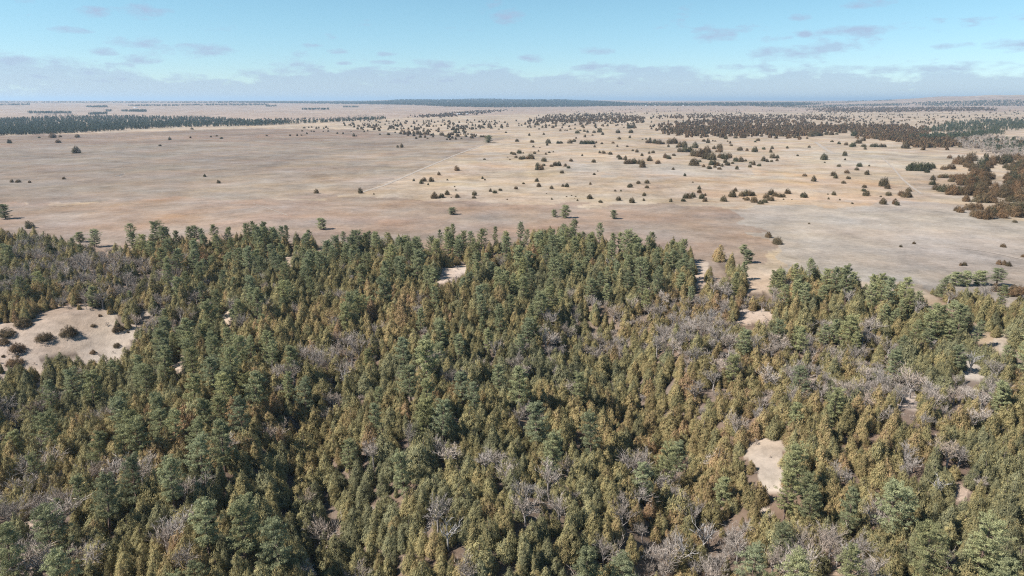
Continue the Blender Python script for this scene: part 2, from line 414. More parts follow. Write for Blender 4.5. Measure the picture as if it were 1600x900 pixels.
PINES = [proto('pine', *pine(100 + i, H, Rm, cf, nb, nt_), M_pbark, M_pine) for i, (H, Rm, cf, nb, nt_) in enumerate(
    [(15, 3.2, .22, 50, 6), (14, 3.6, .16, 50, 6), (16, 3.1, .30, 46, 6), (13, 3.4, .12, 50, 6), (15, 3.9, .24, 48, 7), (12, 3.0, .07, 54, 6), (16.5, 3.5, .33, 44, 7)])]
CEDARS = [proto('cedar', *cedar(200 + i, H, Rm, s, int(n * 1.6), .8, .03, bl), M_cbark, M_cedar) for i, (H, Rm, s, n, bl) in enumerate(
    [(7, 1.95, 4, 2700, .75), (8, 1.8, 3, 2800, .8), (6, 2.1, 5, 2600, .62), (7.5, 2.2, 5, 3100, .68), (5.5, 1.8, 4, 2200, .65), (8.5, 1.9, 4, 3000, .85), (6.5, 2.3, 6, 2900, .55)])]
JUNS = [proto('juniper', *cedar(300 + i, H, Rm, s, int(n * 1.4), .85, .0, bl), M_cbark, M_jun) for i, (H, Rm, s, n, bl) in enumerate(
    [(6, 2.6, 4, 2400, .5), (5, 2.8, 6, 2300, .38), (6.5, 2.4, 4, 2300, .58), (4.6, 2.9, 7, 2300, .32)])]
BARES = [proto('bare', *bare(400 + i, H, s, .05), M_gbark, M_twig) for i, (H, s) in enumerate([(8, .95), (7, 1.1), (9, .8), (6, 1.2), (7.5, 1.0)])]
SNAGS = [proto('snag', *bare(450 + i, H, .9, .09, (6, 4, 3)), M_dead, M_dead) for i, H in enumerate([9, 7, 8])]
BUSH = [proto('brush', *bare(470 + i, 2.4, 1.4, .035, (7, 6, 5)), M_gbark, M_twig) for i in range(3)]
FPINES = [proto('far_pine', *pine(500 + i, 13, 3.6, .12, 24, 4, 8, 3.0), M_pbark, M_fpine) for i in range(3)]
FJUNS = [proto('far_juniper', *cedar(520 + i, 5.5, 2.8, 3, 420, 2.8, 0, .5), M_cbark, M_jun) for i in range(3)]

# ------------------------------------------------------------------ layout data read off the photograph
CLEAR = [[(x / 5.623, 440 + y / 5.623) for x, y in [(-400, 380), (0, 375), (120, 375), (300, 345), (460, 240), (620, 240), (800, 255), (1000, 300), (985, 400), (1090, 440), (1200, 425),
          (1080, 540), (1060, 640), (880, 650), (640, 630), (480, 625), (380, 640), (300, 730), (220, 715), (0, 715), (-400, 760)]],
         [(213, 494), (237, 483), (237, 487), (216, 499)],
         [(1164, 690), (1200, 684), (1228, 686), (1214, 712), (1222, 745), (1226, 765), (1203, 766), (1192, 735), (1172, 712)],
         [(1176, 790), (1192, 798), (1204, 812), (1190, 812)],
         [(1560, 528), (1582, 528), (1576, 542), (1561, 543)], [(1500, 568), (1538, 574), (1542, 588), (1512, 590)], [(1584, 576), (1602, 576), (1602, 586)],
         [(1408, 622), (1438, 622), (1436, 640), (1414, 636)], [(346, 492), (360, 484), (362, 498), (350, 508)], [(270, 570), (288, 563), (300, 566), (280, 578)],
         [(680, 440), (690, 424), (730, 408), (726, 424), (700, 436)], [(440, 408), (460, 400), (458, 410), (442, 413)],
         [(1145, 490), (1175, 488), (1215, 492), (1200, 502), (1160, 503)], [(35, 820), (60, 822), (84, 848), (66, 846)], [(1488, 765), (1512, 768), (1500, 785)],
         [(1290, 890), (1330, 893), (1330, 905), (1290, 905)], [(1170, 428), (1208, 425), (1206, 452), (1165, 455)], [(1088, 418), (1102, 416), (1104, 446), (1086, 446)]]
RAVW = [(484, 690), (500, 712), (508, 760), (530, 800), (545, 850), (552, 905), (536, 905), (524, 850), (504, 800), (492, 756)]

BARE_ZONES = [[(1240,560),(1330,540),(1400,570),(1390,620),(1300,610)], [(1430,575),(1550,570),(1560,640),(1450,640)], [(1040,800),(1120,780),(1180,830),(1150,880),(1060,890)], [(1220,830),(1340,820),(1350,895),(1225,895)],
              [(20,755),(95,730),(105,780),(60,800),(20,790)], [(55,378),(200,395),(260,420),(240,440),(100,430),(50,400)], [(1090,455),(1150,450),(1160,500),(1110,510)], [(950,475),(1030,465),(1040,505),(960,510)], [(1060,530),(1160,520),(1150,560),(1070,560)],
              [(470,540),(560,530),(570,560),(480,570)], [(1360,520),(1400,510),(1410,560),(1380,570)], [(740,690),(790,690),(790,720),(745,725)], [(660,630),(700,628),(705,660),(665,660)]]
TYPES = ["cmPPPPPPPPP..PP.", "mbbPPPPPPPPpPPPp", "ccmPPpPpPpmbPPPP", "ccPPppppmmbcbpPp", "cpPPpcpccpccbbmc", "ccPPpcpcmcccmcbc",
         "cpPPccmccccccccc", "cppccccpccmccccc", "bcccccccmcmcpccc", "ccppccccccbmcpcc", "bcpccccccpbpbbcp"]
PROB = {'P': (.40, .07), 'p': (.18, .10), 'c': (.03, .10), 'm': (.09, .36), 'b': (.04, .68), '.': (.2, .1)}   # pine, bare

# ------------------------------------------------------------------ ground
GROUND_K = np.array([.522, .488, .448])
def build_ground():
    ang = np.concatenate([np.linspace(-180, -52, 34)[:-1], np.linspace(-52, 52, 720), np.linspace(52, 180, 34)[1:-1]])
    rad = np.concatenate([[2, 15, 30, 42, 52], np.geomspace(60, 600, 210)[:-1], np.geomspace(600, 46000, 240)])
    A, Q = np.meshgrid(np.radians(ang), rad); X = np.sin(A) * Q; Y = np.cos(A) * Q
    Z = land(X, Y); nr, na = X.shape
    V = np.stack([X, Y, Z], -1).reshape(-1, 3)
    i = np.arange(nr - 1)[:, None] * na; j = np.arange(na)[None]; j2 = (j + 1) % na
    Fq = np.stack([i + j, i + j2, i + na + j2, i + na + j], -1).reshape(-1, 4)[:, ::-1]
    c0 = len(V); V = np.concatenate([V, [[0, 0, float(land(0, 0))]]])
    fan = np.stack([np.full(na, c0), np.arange(na), (np.arange(na) + 1) % na, (np.arange(na) + 1) % na], 1)
    # ground cover colour: what grows where
    x, y = V[:, 0], V[:, 1]; r = np.hypot(x, y)
    px, py = project(x, y, V[:, 2]); ok = y > 20
    wob = r * 0.012
    pxw, pyw = project(x + wob * snoise(x, y, 40, 31) * 1.5, y + wob * 4 * snoise(x, y, 55, 32), V[:, 2])
    colr = np.tile(np.array([.585, .485, .385]), (len(V), 1))
    pxs, pys = project(x + .9 * snoise(x, y, 7, 33), y + 1.6 * snoise(x, y, 8, 34), V[:, 2])
    def paint(poly, c, k=1.0, sharp=False, grow=False):
        m = in_poly(pxs if sharp else pxw, pys if sharp else pyw, poly) & ok
        if grow:
            for gx_, gy_ in ((7, 0), (-7, 0), (0, 7), (0, -4), (5, 6), (-5, 6)): m |= in_poly(pxs + gx_, pys + gy_, poly) & ok
        colr[m] = colr[m] * (1 - k) + np.array(c) * k
    paint([(-900, 150), (2500, 150), (2500, 172), (900, 176), (560, 186), (-900, 192)], (.53, .42, .35))
    paint([(-900, 212), (0, 212), (400, 201), (560, 203), (790, 217), (756, 226), (562, 301), (500, 309), (-900, 335)], (.375, .316, .27), 1.0, True)
    paint([(250, 315), (500, 309), (562, 301), (756, 226), (790, 217), (640, 222), (470, 250)], (.45, .375, .31), .65, True)
    paint([(420, 312), (500, 309), (562, 301), (700, 246), (620, 255), (500, 285)], (.50, .42, .345), .5)
    paint([(-900, 212), (0, 212), (400, 201), (560, 203), (640, 215), (300, 222), (-900, 240)], (.37, .285, .235), .8)
    paint([(-900, 240), (300, 224), (500, 240), (300, 262), (-900, 262)], (.35, .305, .27), .5)
    paint([(-900, 332), (500, 308), (700, 314), (1000, 320), (1150, 326), (1195, 362), (1205, 385), (1140, 440), (-900, 440)], (.445, .352, .292))
    paint([(200, 315), (460, 318), (420, 335), (100, 345)], (.42, .32, .25), .6)
    paint([(1142, 326), (1250, 318), (1480, 316), (1600, 346), (2500, 380), (2500, 560), (1600, 520), (1440, 450), (1215, 440), (1210, 390), (1172, 352)], (.505, .455, .41))
    paint([(1080, 283), (1300, 268), (1440, 300), (1420, 318), (1130, 322)], (.58, .44, .33), .6)
    paint([(880, 255), (1150, 258), (1200, 272), (1000, 276), (880, 268)], (.54, .50, .46), .6)
    paint([(1240, 232), (1500, 240), (1560, 255), (1400, 262), (1250, 255)], (.60, .54, .46), .7)
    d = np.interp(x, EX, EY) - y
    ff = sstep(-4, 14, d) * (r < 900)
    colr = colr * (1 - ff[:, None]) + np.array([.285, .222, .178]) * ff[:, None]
    for k, poly in enumerate(CLEAR):
        paint(poly, (.68, .56, .465) if k < 2 or k > 6 else (.62, .555, .49), 1.0, True, True)
    paint([(-70, 555), (60, 570), (120, 555), (165, 555), (192, 552), (190, 585), (60, 610), (-70, 620)], (.68, .56, .465), 1.0, True)
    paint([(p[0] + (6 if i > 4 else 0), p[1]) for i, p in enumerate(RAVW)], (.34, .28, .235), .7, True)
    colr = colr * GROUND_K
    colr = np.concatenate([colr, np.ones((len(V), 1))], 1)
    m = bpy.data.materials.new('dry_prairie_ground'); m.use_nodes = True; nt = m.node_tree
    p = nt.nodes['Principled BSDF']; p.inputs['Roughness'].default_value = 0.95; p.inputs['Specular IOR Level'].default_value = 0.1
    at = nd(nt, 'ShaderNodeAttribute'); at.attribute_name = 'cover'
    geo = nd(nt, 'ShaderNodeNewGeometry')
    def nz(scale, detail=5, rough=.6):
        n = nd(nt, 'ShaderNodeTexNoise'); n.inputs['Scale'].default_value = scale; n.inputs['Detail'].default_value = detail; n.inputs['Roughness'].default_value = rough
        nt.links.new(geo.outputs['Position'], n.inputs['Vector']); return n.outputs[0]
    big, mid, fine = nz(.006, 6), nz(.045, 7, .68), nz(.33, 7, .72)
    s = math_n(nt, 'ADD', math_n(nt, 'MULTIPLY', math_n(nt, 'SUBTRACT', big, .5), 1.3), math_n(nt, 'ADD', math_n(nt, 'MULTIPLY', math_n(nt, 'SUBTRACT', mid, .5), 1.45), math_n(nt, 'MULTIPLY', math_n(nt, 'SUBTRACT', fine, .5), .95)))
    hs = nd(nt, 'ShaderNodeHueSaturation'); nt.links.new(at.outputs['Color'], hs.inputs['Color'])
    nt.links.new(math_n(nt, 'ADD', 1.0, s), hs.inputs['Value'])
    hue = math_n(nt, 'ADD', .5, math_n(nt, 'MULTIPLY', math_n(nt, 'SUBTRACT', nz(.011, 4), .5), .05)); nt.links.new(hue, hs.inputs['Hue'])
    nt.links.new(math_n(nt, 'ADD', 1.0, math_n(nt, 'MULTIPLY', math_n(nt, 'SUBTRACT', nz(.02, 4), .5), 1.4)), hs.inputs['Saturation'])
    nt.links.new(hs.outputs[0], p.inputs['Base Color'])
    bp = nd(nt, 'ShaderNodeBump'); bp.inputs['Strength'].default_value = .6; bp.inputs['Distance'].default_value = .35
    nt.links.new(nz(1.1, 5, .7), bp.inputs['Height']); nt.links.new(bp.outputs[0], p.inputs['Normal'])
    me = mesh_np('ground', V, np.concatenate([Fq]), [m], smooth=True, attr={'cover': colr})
    o = obj('ground', me, kind='structure', label='dry tan prairie and wooded breaks running to the horizon', category='ground')
build_ground()

def ribbon(name, pix, width, mat, label, cat, lift=.12):
    pts = []
    for (a, b), (c, d) in zip(pix[:-1], pix[1:]):
        for k in range(14): pts.append((a + (c - a) * k / 14, b + (d - b) * k / 14))
    pts.append(pix[-1]); pts = np.array(pts)
    x, y, _ = ground_at(pts[:, 0], pts[:, 1]); P = np.stack([x, y], 1)
    t = unit(np.gradient(P, axis=0)); nrm = np.stack([-t[:, 1], t[:, 0]], 1)
    w = width * (1 + .2 * np.sin(np.arange(len(P)) * 1.7))[:, None]
    L, Rr = P + nrm * w / 2, P - nrm * w / 2
    V = np.concatenate([np.c_[L, land(L[:, 0], L[:, 1]) + lift], np.c_[Rr, land(Rr[:, 0], Rr[:, 1]) + lift]])
    n = len(P); i = np.arange(n - 1)
    obj(name, mesh_np(name, V, np.stack([i, i + n, i + n + 1, i + 1], 1), [mat]), kind='structure', label=label, category=cat)

# ------------------------------------------------------------------ placing plants
def scatter_group(name):
    ng = bpy.data.node_groups.new(name, 'GeometryNodeTree')
    ng.interface.new_socket('Geometry', in_out='INPUT', socket_type='NodeSocketGeometry')
    ng.interface.new_socket('Geometry', in_out='OUTPUT', socket_type='NodeSocketGeometry')
    return ng

def mass(name, label, cat, protos, loc, rotz, scl, tint):
    """one uncountable mass of plants, instanced on its points"""
    n = len(loc)
    me = bpy.data.meshes.new(name); me.vertices.add(n); me.vertices.foreach_set('co', np.asarray(loc, np.float32).ravel())
    def at(nm, ty, v, key):
        a = me.attributes.new(nm, ty, 'POINT'); a.data.foreach_set(key, np.ascontiguousarray(v).ravel())
    at('rot', 'FLOAT_VECTOR', np.stack([rng.normal(0, .055, n), rng.normal(0, .055, n), rotz], 1).astype(np.float32), 'vector')
    at('scl', 'FLOAT_VECTOR', np.asarray(scl, np.float32), 'vector')
    at('idx', 'INT', rng.integers(0, len(protos), n).astype(np.int32), 'value')
    at('tint', 'FLOAT', np.asarray(tint, np.float32), 'value')
    o = obj(name, me, kind='stuff', label=label, category=cat)
    ng = scatter_group(name); N, L = ng.nodes, ng.links
    gi, go = N.new('NodeGroupInput'), N.new('NodeGroupOutput')
    jn = N.new('GeometryNodeJoinGeometry')
    for p in protos:
        oi = N.new('GeometryNodeObjectInfo'); oi.transform_space = 'ORIGINAL'; oi.inputs['Object'].default_value = p['whole']; oi.inputs['As Instance'].default_value = True
        L.new(oi.outputs['Geometry'], jn.inputs[0])
    ip = N.new('GeometryNodeInstanceOnPoints'); ip.inputs['Pick Instance'].default_value = True
    def named(nm, ty):
        a = N.new('GeometryNodeInputNamedAttribute'); a.data_type = ty; a.inputs['Name'].default_value = nm; return a.outputs['Attribute']
    er = N.new('FunctionNodeEulerToRotation'); L.new(named('rot', 'FLOAT_VECTOR'), er.inputs[0])
    L.new(gi.outputs[0], ip.inputs['Points']); L.new(jn.outputs[0], ip.inputs['Instance'])
    L.new(named('idx', 'INT'), ip.inputs['Instance Index']); L.new(er.outputs[0], ip.inputs['Rotation']); L.new(named('scl', 'FLOAT_VECTOR'), ip.inputs['Scale'])
    L.new(ip.outputs[0], go.inputs[0])
    md = o.modifiers.new('scatter', 'NODES'); md.node_group = ng
    return o

def tree(name, p, loc, rotz, scl, tint, label, cat, group=None):
    """one tree: an Empty at its foot with a trunk and a crown"""
    e = bpy.data.objects.new(name, None); COL.objects.link(e); e.empty_display_size = .5
    e.location = loc; e.rotation_euler = (rng.normal(0, .05), rng.normal(0, .05), rotz); e.scale = scl
    e['label'] = label; e['category'] = cat
    if group: e['group'] = group
    for nm, me in (('trunk', p['trunk']), ('crown', p['crown'])):
        c = bpy.data.objects.new(nm, me); COL.objects.link(c); c.parent = e; c['tint'] = float(tint)
    return e

def build_forest():
    # candidate feet on a jittered grid over the wooded land
    cell = 2.3
    gx, gy = np.meshgrid(np.arange(-420, 420, cell), np.arange(62, 520, cell))
    x = (gx + rng.uniform(-.5, .5, gx.shape) * cell * 1.25).ravel(); y = (gy + rng.uniform(-.5, .5, gy.shape) * cell * 1.25).ravel()
    d = np.interp(x, EX, EY) - y
    k = d > 0; x, y, d = x[k], y[k], d[k]
    z = land(x, y); bx, by = project(x, y, z)
    k = (bx > -140) & (bx < 1740) & (by < 1130); x, y, z, d, bx, by = [a[k] for a in (x, y, z, d, bx, by)]
    n = len(x)
    mx, my = project(x, y, z + 5)
    mx2 = mx + rng.normal(0, 22, n); my2 = my + rng.normal(0, 14, n)
    ci = np.clip((mx2 // 100).astype(int), 0, 15); ri = np.clip(((my2 - 350) // 50).astype(int), 0, 10)
    pp = np.array([[PROB[TYPES[r][c]][0] for c in range(16)] for r in range(11)])[ri, ci]
    pb = np.array([[PROB[TYPES[r][c]][1] for c in range(16)] for r in range(11)])[ri, ci]
    pp = np.where(d < 70, np.maximum(pp, .5 * (bx > 230)), pp)
    patch = .5 + .5 * snoise(x, y, 28, 41)
    u = rng.uniform(0, 1, n)
    kind = np.where(u < pp * (.15 + 1.7 * patch ** 2) * .30, 0, np.where(rng.uniform(0, 1, n) < pb * (.4 + 1.2 * (1 - patch)), 2, 1))    # 0 pine 1 cedar 2 bare
    for zone in BARE_ZONES:
        m = in_poly(mx + rng.normal(0, 6, n), my + rng.normal(0, 4, n), zone); v = rng.uniform(0, 1, n)
        kind = np.where(m, np.where(v < .62, 2, np.where(v < .93, 1, -1)), kind)
    thin = ((d < 38) & (bx > 640) & (bx < 830) & (rng.uniform(0, 1, n) < .85)) | ((d < 18) & (bx > 250) & (rng.uniform(0, 1, n) < .6))
    edge_gap = (d < 16) & (snoise(x, y, 34, 61) + rng.normal(0, .2, n) > .25); kind = np.where(edge_gap, -1, kind)
    kind = np.where(thin & (kind > 0), -1, kind)
    k = kind >= 0; x, y, kind = x[k], y[k], kind[k]
    # prominent pines seen in the photograph: x, y of the middle of the crown
    PP = [(320, 640), (270, 652), (300, 600), (345, 680), (378, 640), (395, 600), (310, 700), (150, 690), (75, 665), (320, 805), (376, 815), (266, 742), (160, 772), (925, 882), (968, 880),
          (1178, 876), (1582, 886), (1392, 780), (1332, 782), (1268, 772), (1012, 735), (660, 632), (822, 506), (838, 655), (860, 695), (690, 640), (70, 820), (205, 735), (1330, 880), (1455, 845),
          (245, 655), (330, 575), (300, 560), (360, 560), (190, 640), (110, 590), (140, 600), (75, 610), (440, 450), (475, 610), (1150, 560), (560, 470), (1230, 760), (585, 640)]
    PPa = np.array(PP, float); qx, qy, _ = ground_at(PPa[:, 0], PPa[:, 1], 9.0)
    x = np.concatenate([qx, x]); y = np.concatenate([qy, y]); kind = np.concatenate([np.zeros(len(qx), int), kind]); forced = np.arange(len(x)) < len(qx)
    z = land(x, y); bx, by = project(x, y, z); d = np.interp(x, EX, EY) - y; n = len(x)
    # sizes
    H = np.where(kind == 0, rng.normal(11.0, 1.9, n), np.where(kind == 1, rng.normal(4.9, 1.5, n), rng.normal(6.6, 1.4, n)))
    H = np.where(kind == 0, np.clip(H, 7, 15.5), np.clip(H, 2.4, 9.8))
    H = np.where(forced, rng.uniform(11, 13.8, n), H)
    H = np.where((d < 22) & (kind == 0), np.minimum(H, rng.uniform(7, 12.8, n)), H)
    # keep the openings open: no foot and no crown over them
    bad = np.zeros(n, bool)
    for s in (0, .35, .65, .95):
        sx, sy = project(x, y, z + H * s)
        for side in (-6, 0, 6):
            for poly in CLEAR + ([RAVW] if s < .5 and side == 0 else []):
                bad |= in_poly(sx + side * (.4 if s > .9 else 1) * (1 if poly is CLEAR[0] or poly is CLEAR[2] else .35), sy, poly)
    bad &= ~forced
    keep = ~bad
    # spacing: pines first, then the rest
    order = np.concatenate([np.where(keep & forced)[0], rng.permutation(np.where(keep & (kind == 0) & ~forced)[0]), rng.permutation(np.where(keep & (kind > 0))[0])])
    grid = {}; sel = []
    for i in order:
        cx, cy = int(x[i] // 4), int(y[i] // 4); mn = 3.9 if kind[i] == 0 else (1.75 if kind[i] == 1 else 2.4); good = True
        for a in (-1, 0, 1):
            for b in (-1, 0, 1):
                for j in grid.get((cx + a, cy + b), ()):
                    m = mn if kind[j] == kind[i] or kind[i] == 2 else 1.7
                    if (x[i] - x[j]) ** 2 + (y[i] - y[j]) ** 2 < m * m: good = False; break
                if not good: break
            if not good: break
        if good: grid.setdefault((cx, cy), []).append(i); sel.append(i)
    sel = np.array(sel); x, y, z, kind, H, d, forced, bx, by = [a[sel] for a in (x, y, z, kind, H, d, forced, bx, by)]
    n = len(x); rot = rng.uniform(0, 6.283, n); dist = np.sqrt(x * x + y * y + (HC - z) ** 2)
    warm = .5 + .5 * snoise(x, y, 75, 51)
    east = sstep(600, 1400, bx)
    tint = np.where(kind == 0, np.clip(.30 + .3 * warm + rng.normal(0, .2, n), 0, 1), np.where(kind == 1, np.clip(.02 + .62 * warm + rng.normal(0, .17, n) + .05 * east, 0, 1), np.clip(.3 + rng.normal(0, .3, n), 0, 1)))
    tx, ty = project(x, y, z + H * .8)
    vis = (tx > 0) & (tx < 1600) & (ty < 895)
    # what each tree stands beside, for its label
    cpts = []
    for poly in CLEAR:
        for (u0, v0), (u1, v1) in zip(poly, poly[1:] + poly[:1]):
            for f_ in (0, .34, .67): cpts.append((u0 + (u1 - u0) * f_, v0 + (v1 - v0) * f_))
    cpts = np.array(cpts); c_x, c_y, _ = ground_at(cpts[:, 0], cpts[:, 1])
    rv = seg_dist(x, y, RAVINE)
    def describe(i, q, t, wr):
        def near(k):
            m = (kind == k); m[i] = False; return np.sqrt(((x[m] - x[i]) ** 2 + (y[m] - y[i]) ** 2).min())
        dc = np.hypot(c_x - x[i], c_y - y[i]).min()
        np_, nb_ = near(0), near(2)
        if dc < 6: ctx = 'beside a pale bare opening in the woods'
        elif rv[i] < 8: ctx = 'along the dark narrow ravine'
        elif d[i] < 30: ctx = 'near the prairie edge of the woods'
        elif nb_ < 3.6 and q != 2: ctx = 'beside a leafless grey tree'
        elif np_ < 4.6 and q == 0: ctx = 'paired with another pine'
        elif np_ < 4.2: ctx = 'at the foot of a tall pine'
        elif nb_ < 5.5 and q == 2: ctx = 'beside another leafless tree'
        elif near(1) < 2.2: ctx = 'pressed against a cedar on the wooded slope'
        else: ctx = 'among cedars on the wooded slope'
        if q == 0:
            a = 'tall' if H[i] > 13 else 'short' if H[i] < 10.3 else 'medium'
            b = 'broad' if wr > 1.08 else 'slender' if wr < .97 else 'full'
            c = 'grey green' if t < .36 else 'yellowish green' if t > .56 else 'mid green'
            return f'{a} {b} {c} pine {ctx}', 'pines on the wooded slope'
        if q == 1:
            a = 'tall' if H[i] > 6.6 else 'low' if H[i] < 4.8 else 'medium'
            b = 'bushy' if wr > 1.28 else 'narrow' if wr < 1.12 else 'pointed'
            c = 'grey green' if t < .2 else 'olive' if t < .42 else 'brownish olive' if t < .62 else 'rusty brown'
            return f'{a} {b} {c} cedar {ctx}', 'cedars on the wooded slope'
        a = 'tall' if H[i] > 7.2 else 'low' if H[i] < 5.6 else 'medium'
        b = 'spreading' if wr > 1.2 else 'upright'
        c = 'ash grey' if t < .2 else 'pinkish grey' if t > .45 else 'brownish grey'
        return f'{a} {b} {c} leafless tree {ctx}', 'leafless trees on the wooded slope'
    fam = {0: (PINES, 'pine_tree', 'pine'), 1: (CEDARS, 'cedar_tree', 'cedar'), 2: (BARES, 'bare_tree', 'tree')}
    print('forest', n, [(kind == q).sum() for q in range(3)])
    for q in range(3):
        protos, nm, cat = fam[q]
        ids = np.where(kind == q)[0]
        # nearest ones that show in the frame stand as trees of their own
        vi = ids[vis[ids]]; vi = vi[np.argsort(dist[vi] / H[vi])][:296]
        near = np.zeros(n, bool); near[vi] = True
        for i in vi:
            p = protos[rng.integers(len(protos))]; s = H[i] / p['h']; wr = rng.uniform(.85, 1.2) if q == 0 else rng.uniform(.95, 1.45); w = s * wr
            t = tint[i]
            lab, grp = describe(i, q, t, wr)
            tree(nm, p, (x[i], y[i], z[i] - .1), rot[i], (w, w, s), t, lab, cat, grp)
        rest = ids[~near[ids]]
        hs = {0: 14.6, 1: 7.0, 2: 7.2}[q]
        s = H[rest] / hs; w = s * (rng.uniform(.85, 1.2, len(rest)) if q == 0 else rng.uniform(.95, 1.45, len(rest)))
        mass({0: 'pine_woodland', 1: 'cedar_woodland', 2: 'leafless_woodland'}[q],
             {0: 'mass of green pines filling the upper wooded slope up to the prairie edge', 1: 'mass of olive and rusty cedars covering the wooded slope', 2: 'grey leafless trees scattered through the upper wooded slope'}[q],
             'woodland', protos, np.stack([x[rest], y[rest], z[rest] - .1], 1), rot[rest], np.stack([w, w, s], 1), tint[rest])
    # low leafless brush on the forest floor
    m = 5200
    ux = rng.uniform(-330, 330, m); uy = rng.uniform(75, 440, m); uz = land(ux, uy); ub, uc = project(ux, uy, uz)
    dd = np.interp(ux, EX, EY) - uy
    k = (dd > 6) & (ub > -120) & (ub < 1720) & (uc < 1100) & ~(in_poly(ub, uc, CLEAR[0]) & (rng.uniform(0, 1, m) < .88))
    s = rng.uniform(.5, 1.3, k.sum())
    mass('undergrowth', 'low grey leafless brush under the trees of the slope', 'undergrowth', BUSH, np.stack([ux[k], uy[k], uz[k]], 1), rng.uniform(0, 6.28, k.sum()), np.stack([s, s, s * .8], 1), rng.uniform(.2, 1, k.sum()))
build_forest()

# ------------------------------------------------------------------ single trees and junipers out in the open (x, foot y, width; read off enlarged strips)
def strip(x0, y0, s, pts): return [(x0 + a / s, y0 + b / s, c / s) for a, b, c in pts]
Z6 = 6.43
JUN = []
JUN += strip(400, 180, Z6, [(607,785,48),(1052,785,48),(108,210,18),(343,210,18),(413,208,18),(457,205,16),(512,190,16),(485,133,24),(530,128,16),(560,126,14),(465,163,18),(557,165,16),(583,168,16),(607,138,20),(630,134,18),
    (681,138,16),(703,126,20),(722,140,14),(726,166,18),(675,168,12),(817,187,18),(875,190,18),(985,213,28),(1008,211,14),(1087,170,18),(1122,162,16),(1184,152,20),(1240,160,24),(1245,198,18),(955,168,12),(1185,797,16)])
JUN += strip(600, 180, Z6, [(298,662,26),(372,688,44),(402,665,52),(478,668,50),(553,602,34),(638,656,20),(735,558,50),(1010,448,24),(990,640,24),(1013,654,20),(512,835,72),(580,828,56),(633,800,50),(735,828,46),(910,805,50),
    (905,835,38),(1070,768,32),(1113,783,44),(1167,758,36),(722,756,18),(710,722,14),(443,702,20),(138,325,26),(178,325,36),(1265,450,14),(1243,425,12),(1282,390,30),
    (632,250,20),(665,248,24),(722,245,24),(778,240,18),(437,240,18),(325,238,22),(493,205,26),(493,222,20),(582,205,44),(415,195,40),(370,200,40),(340,195,50),(250,195,50),(300,210,30),(205,178,26),(165,190,30),(45,200,30),
    (112,180,18),(715,180,40),(740,215,40),(680,200,40),(655,220,40),(615,215,20),(795,165,24),(823,172,18),(525,160,18),(545,170,26),(845,195,20),(880,200,26),(903,213,14),(927,207,16),(770,195,16),(800,195,14),
    (1153,145,18),(1187,133,14),(1225,178,20),(955,112,20),(888,108,16),(975,222,26),(1000,222,26),(1020,224,26),(1238,850,14),(675,832,12)])
JUN += strip(800, 180, Z6, [(38,743,36),(115,692,24),(247,668,40),(272,720,44),(396,740,40),(511,718,30),(547,722,46),(786,698,26),(502,584,38),(826,600,26),(862,565,12),(1187,725,48),(1270,688,36),(1036,765,22),(1093,765,18),
    (781,840,56),(887,878,38),(1069,856,48),(1201,880,56),(400,848,20),(548,822,16),(598,810,14),(640,820,14),(657,862,20),(630,842,10),(348,790,12),(160,440,44),(205,441,46),(180,432,50),(115,440,44),(85,445,36),(70,385,46),
    (112,384,16),(18,398,40),(40,428,28),(228,388,30),(267,366,18),(340,396,24),(374,380,24),(414,372,14),(215,322,22),(280,328,14),(352,305,24),(320,465,52),(257,515,44),(290,550,60),(250,550,40),(320,508,32),(395,518,34),
    (435,510,50),(470,510,50),(533,516,32),(566,534,34),(592,464,34),(820,475,38),(706,410,20),(881,383,28),(918,386,36),(986,396,36),(955,385,12),(830,323,24),(1058,318,20),(1157,320,24),(1015,284,28),(1213,360,24),
    (1253,374,36),(1070,425,36),(1088,445,40),(1145,490,50),(1185,490,60),(1225,485,60),(1270,490,40),(1140,450,40),(903,290,24),(1076,243,32),(1184,230,24),(1064,180,42),(1196,178,40),(1175,132,40),(1205,130,44),(845,280,20),
    (625,268,36),(643,235,20),(580,284,50),(460,286,34),(490,284,34),(365,284,50),(200,276,40),(50,266,36),(174,207,24),(318,197,24),(485,160,24),(532,158,14),(553,158,16),(586,145,20),(633,138,16),(658,184,44),(686,158,20),
    (728,166,28),(760,175,26),(731,222,26),(809,206,18),(825,178,30),(880,172,50),(910,198,30),(890,145,24),(863,140,14),(272,143,20),(190,127,18),(250,100,40),(440,112,16)])
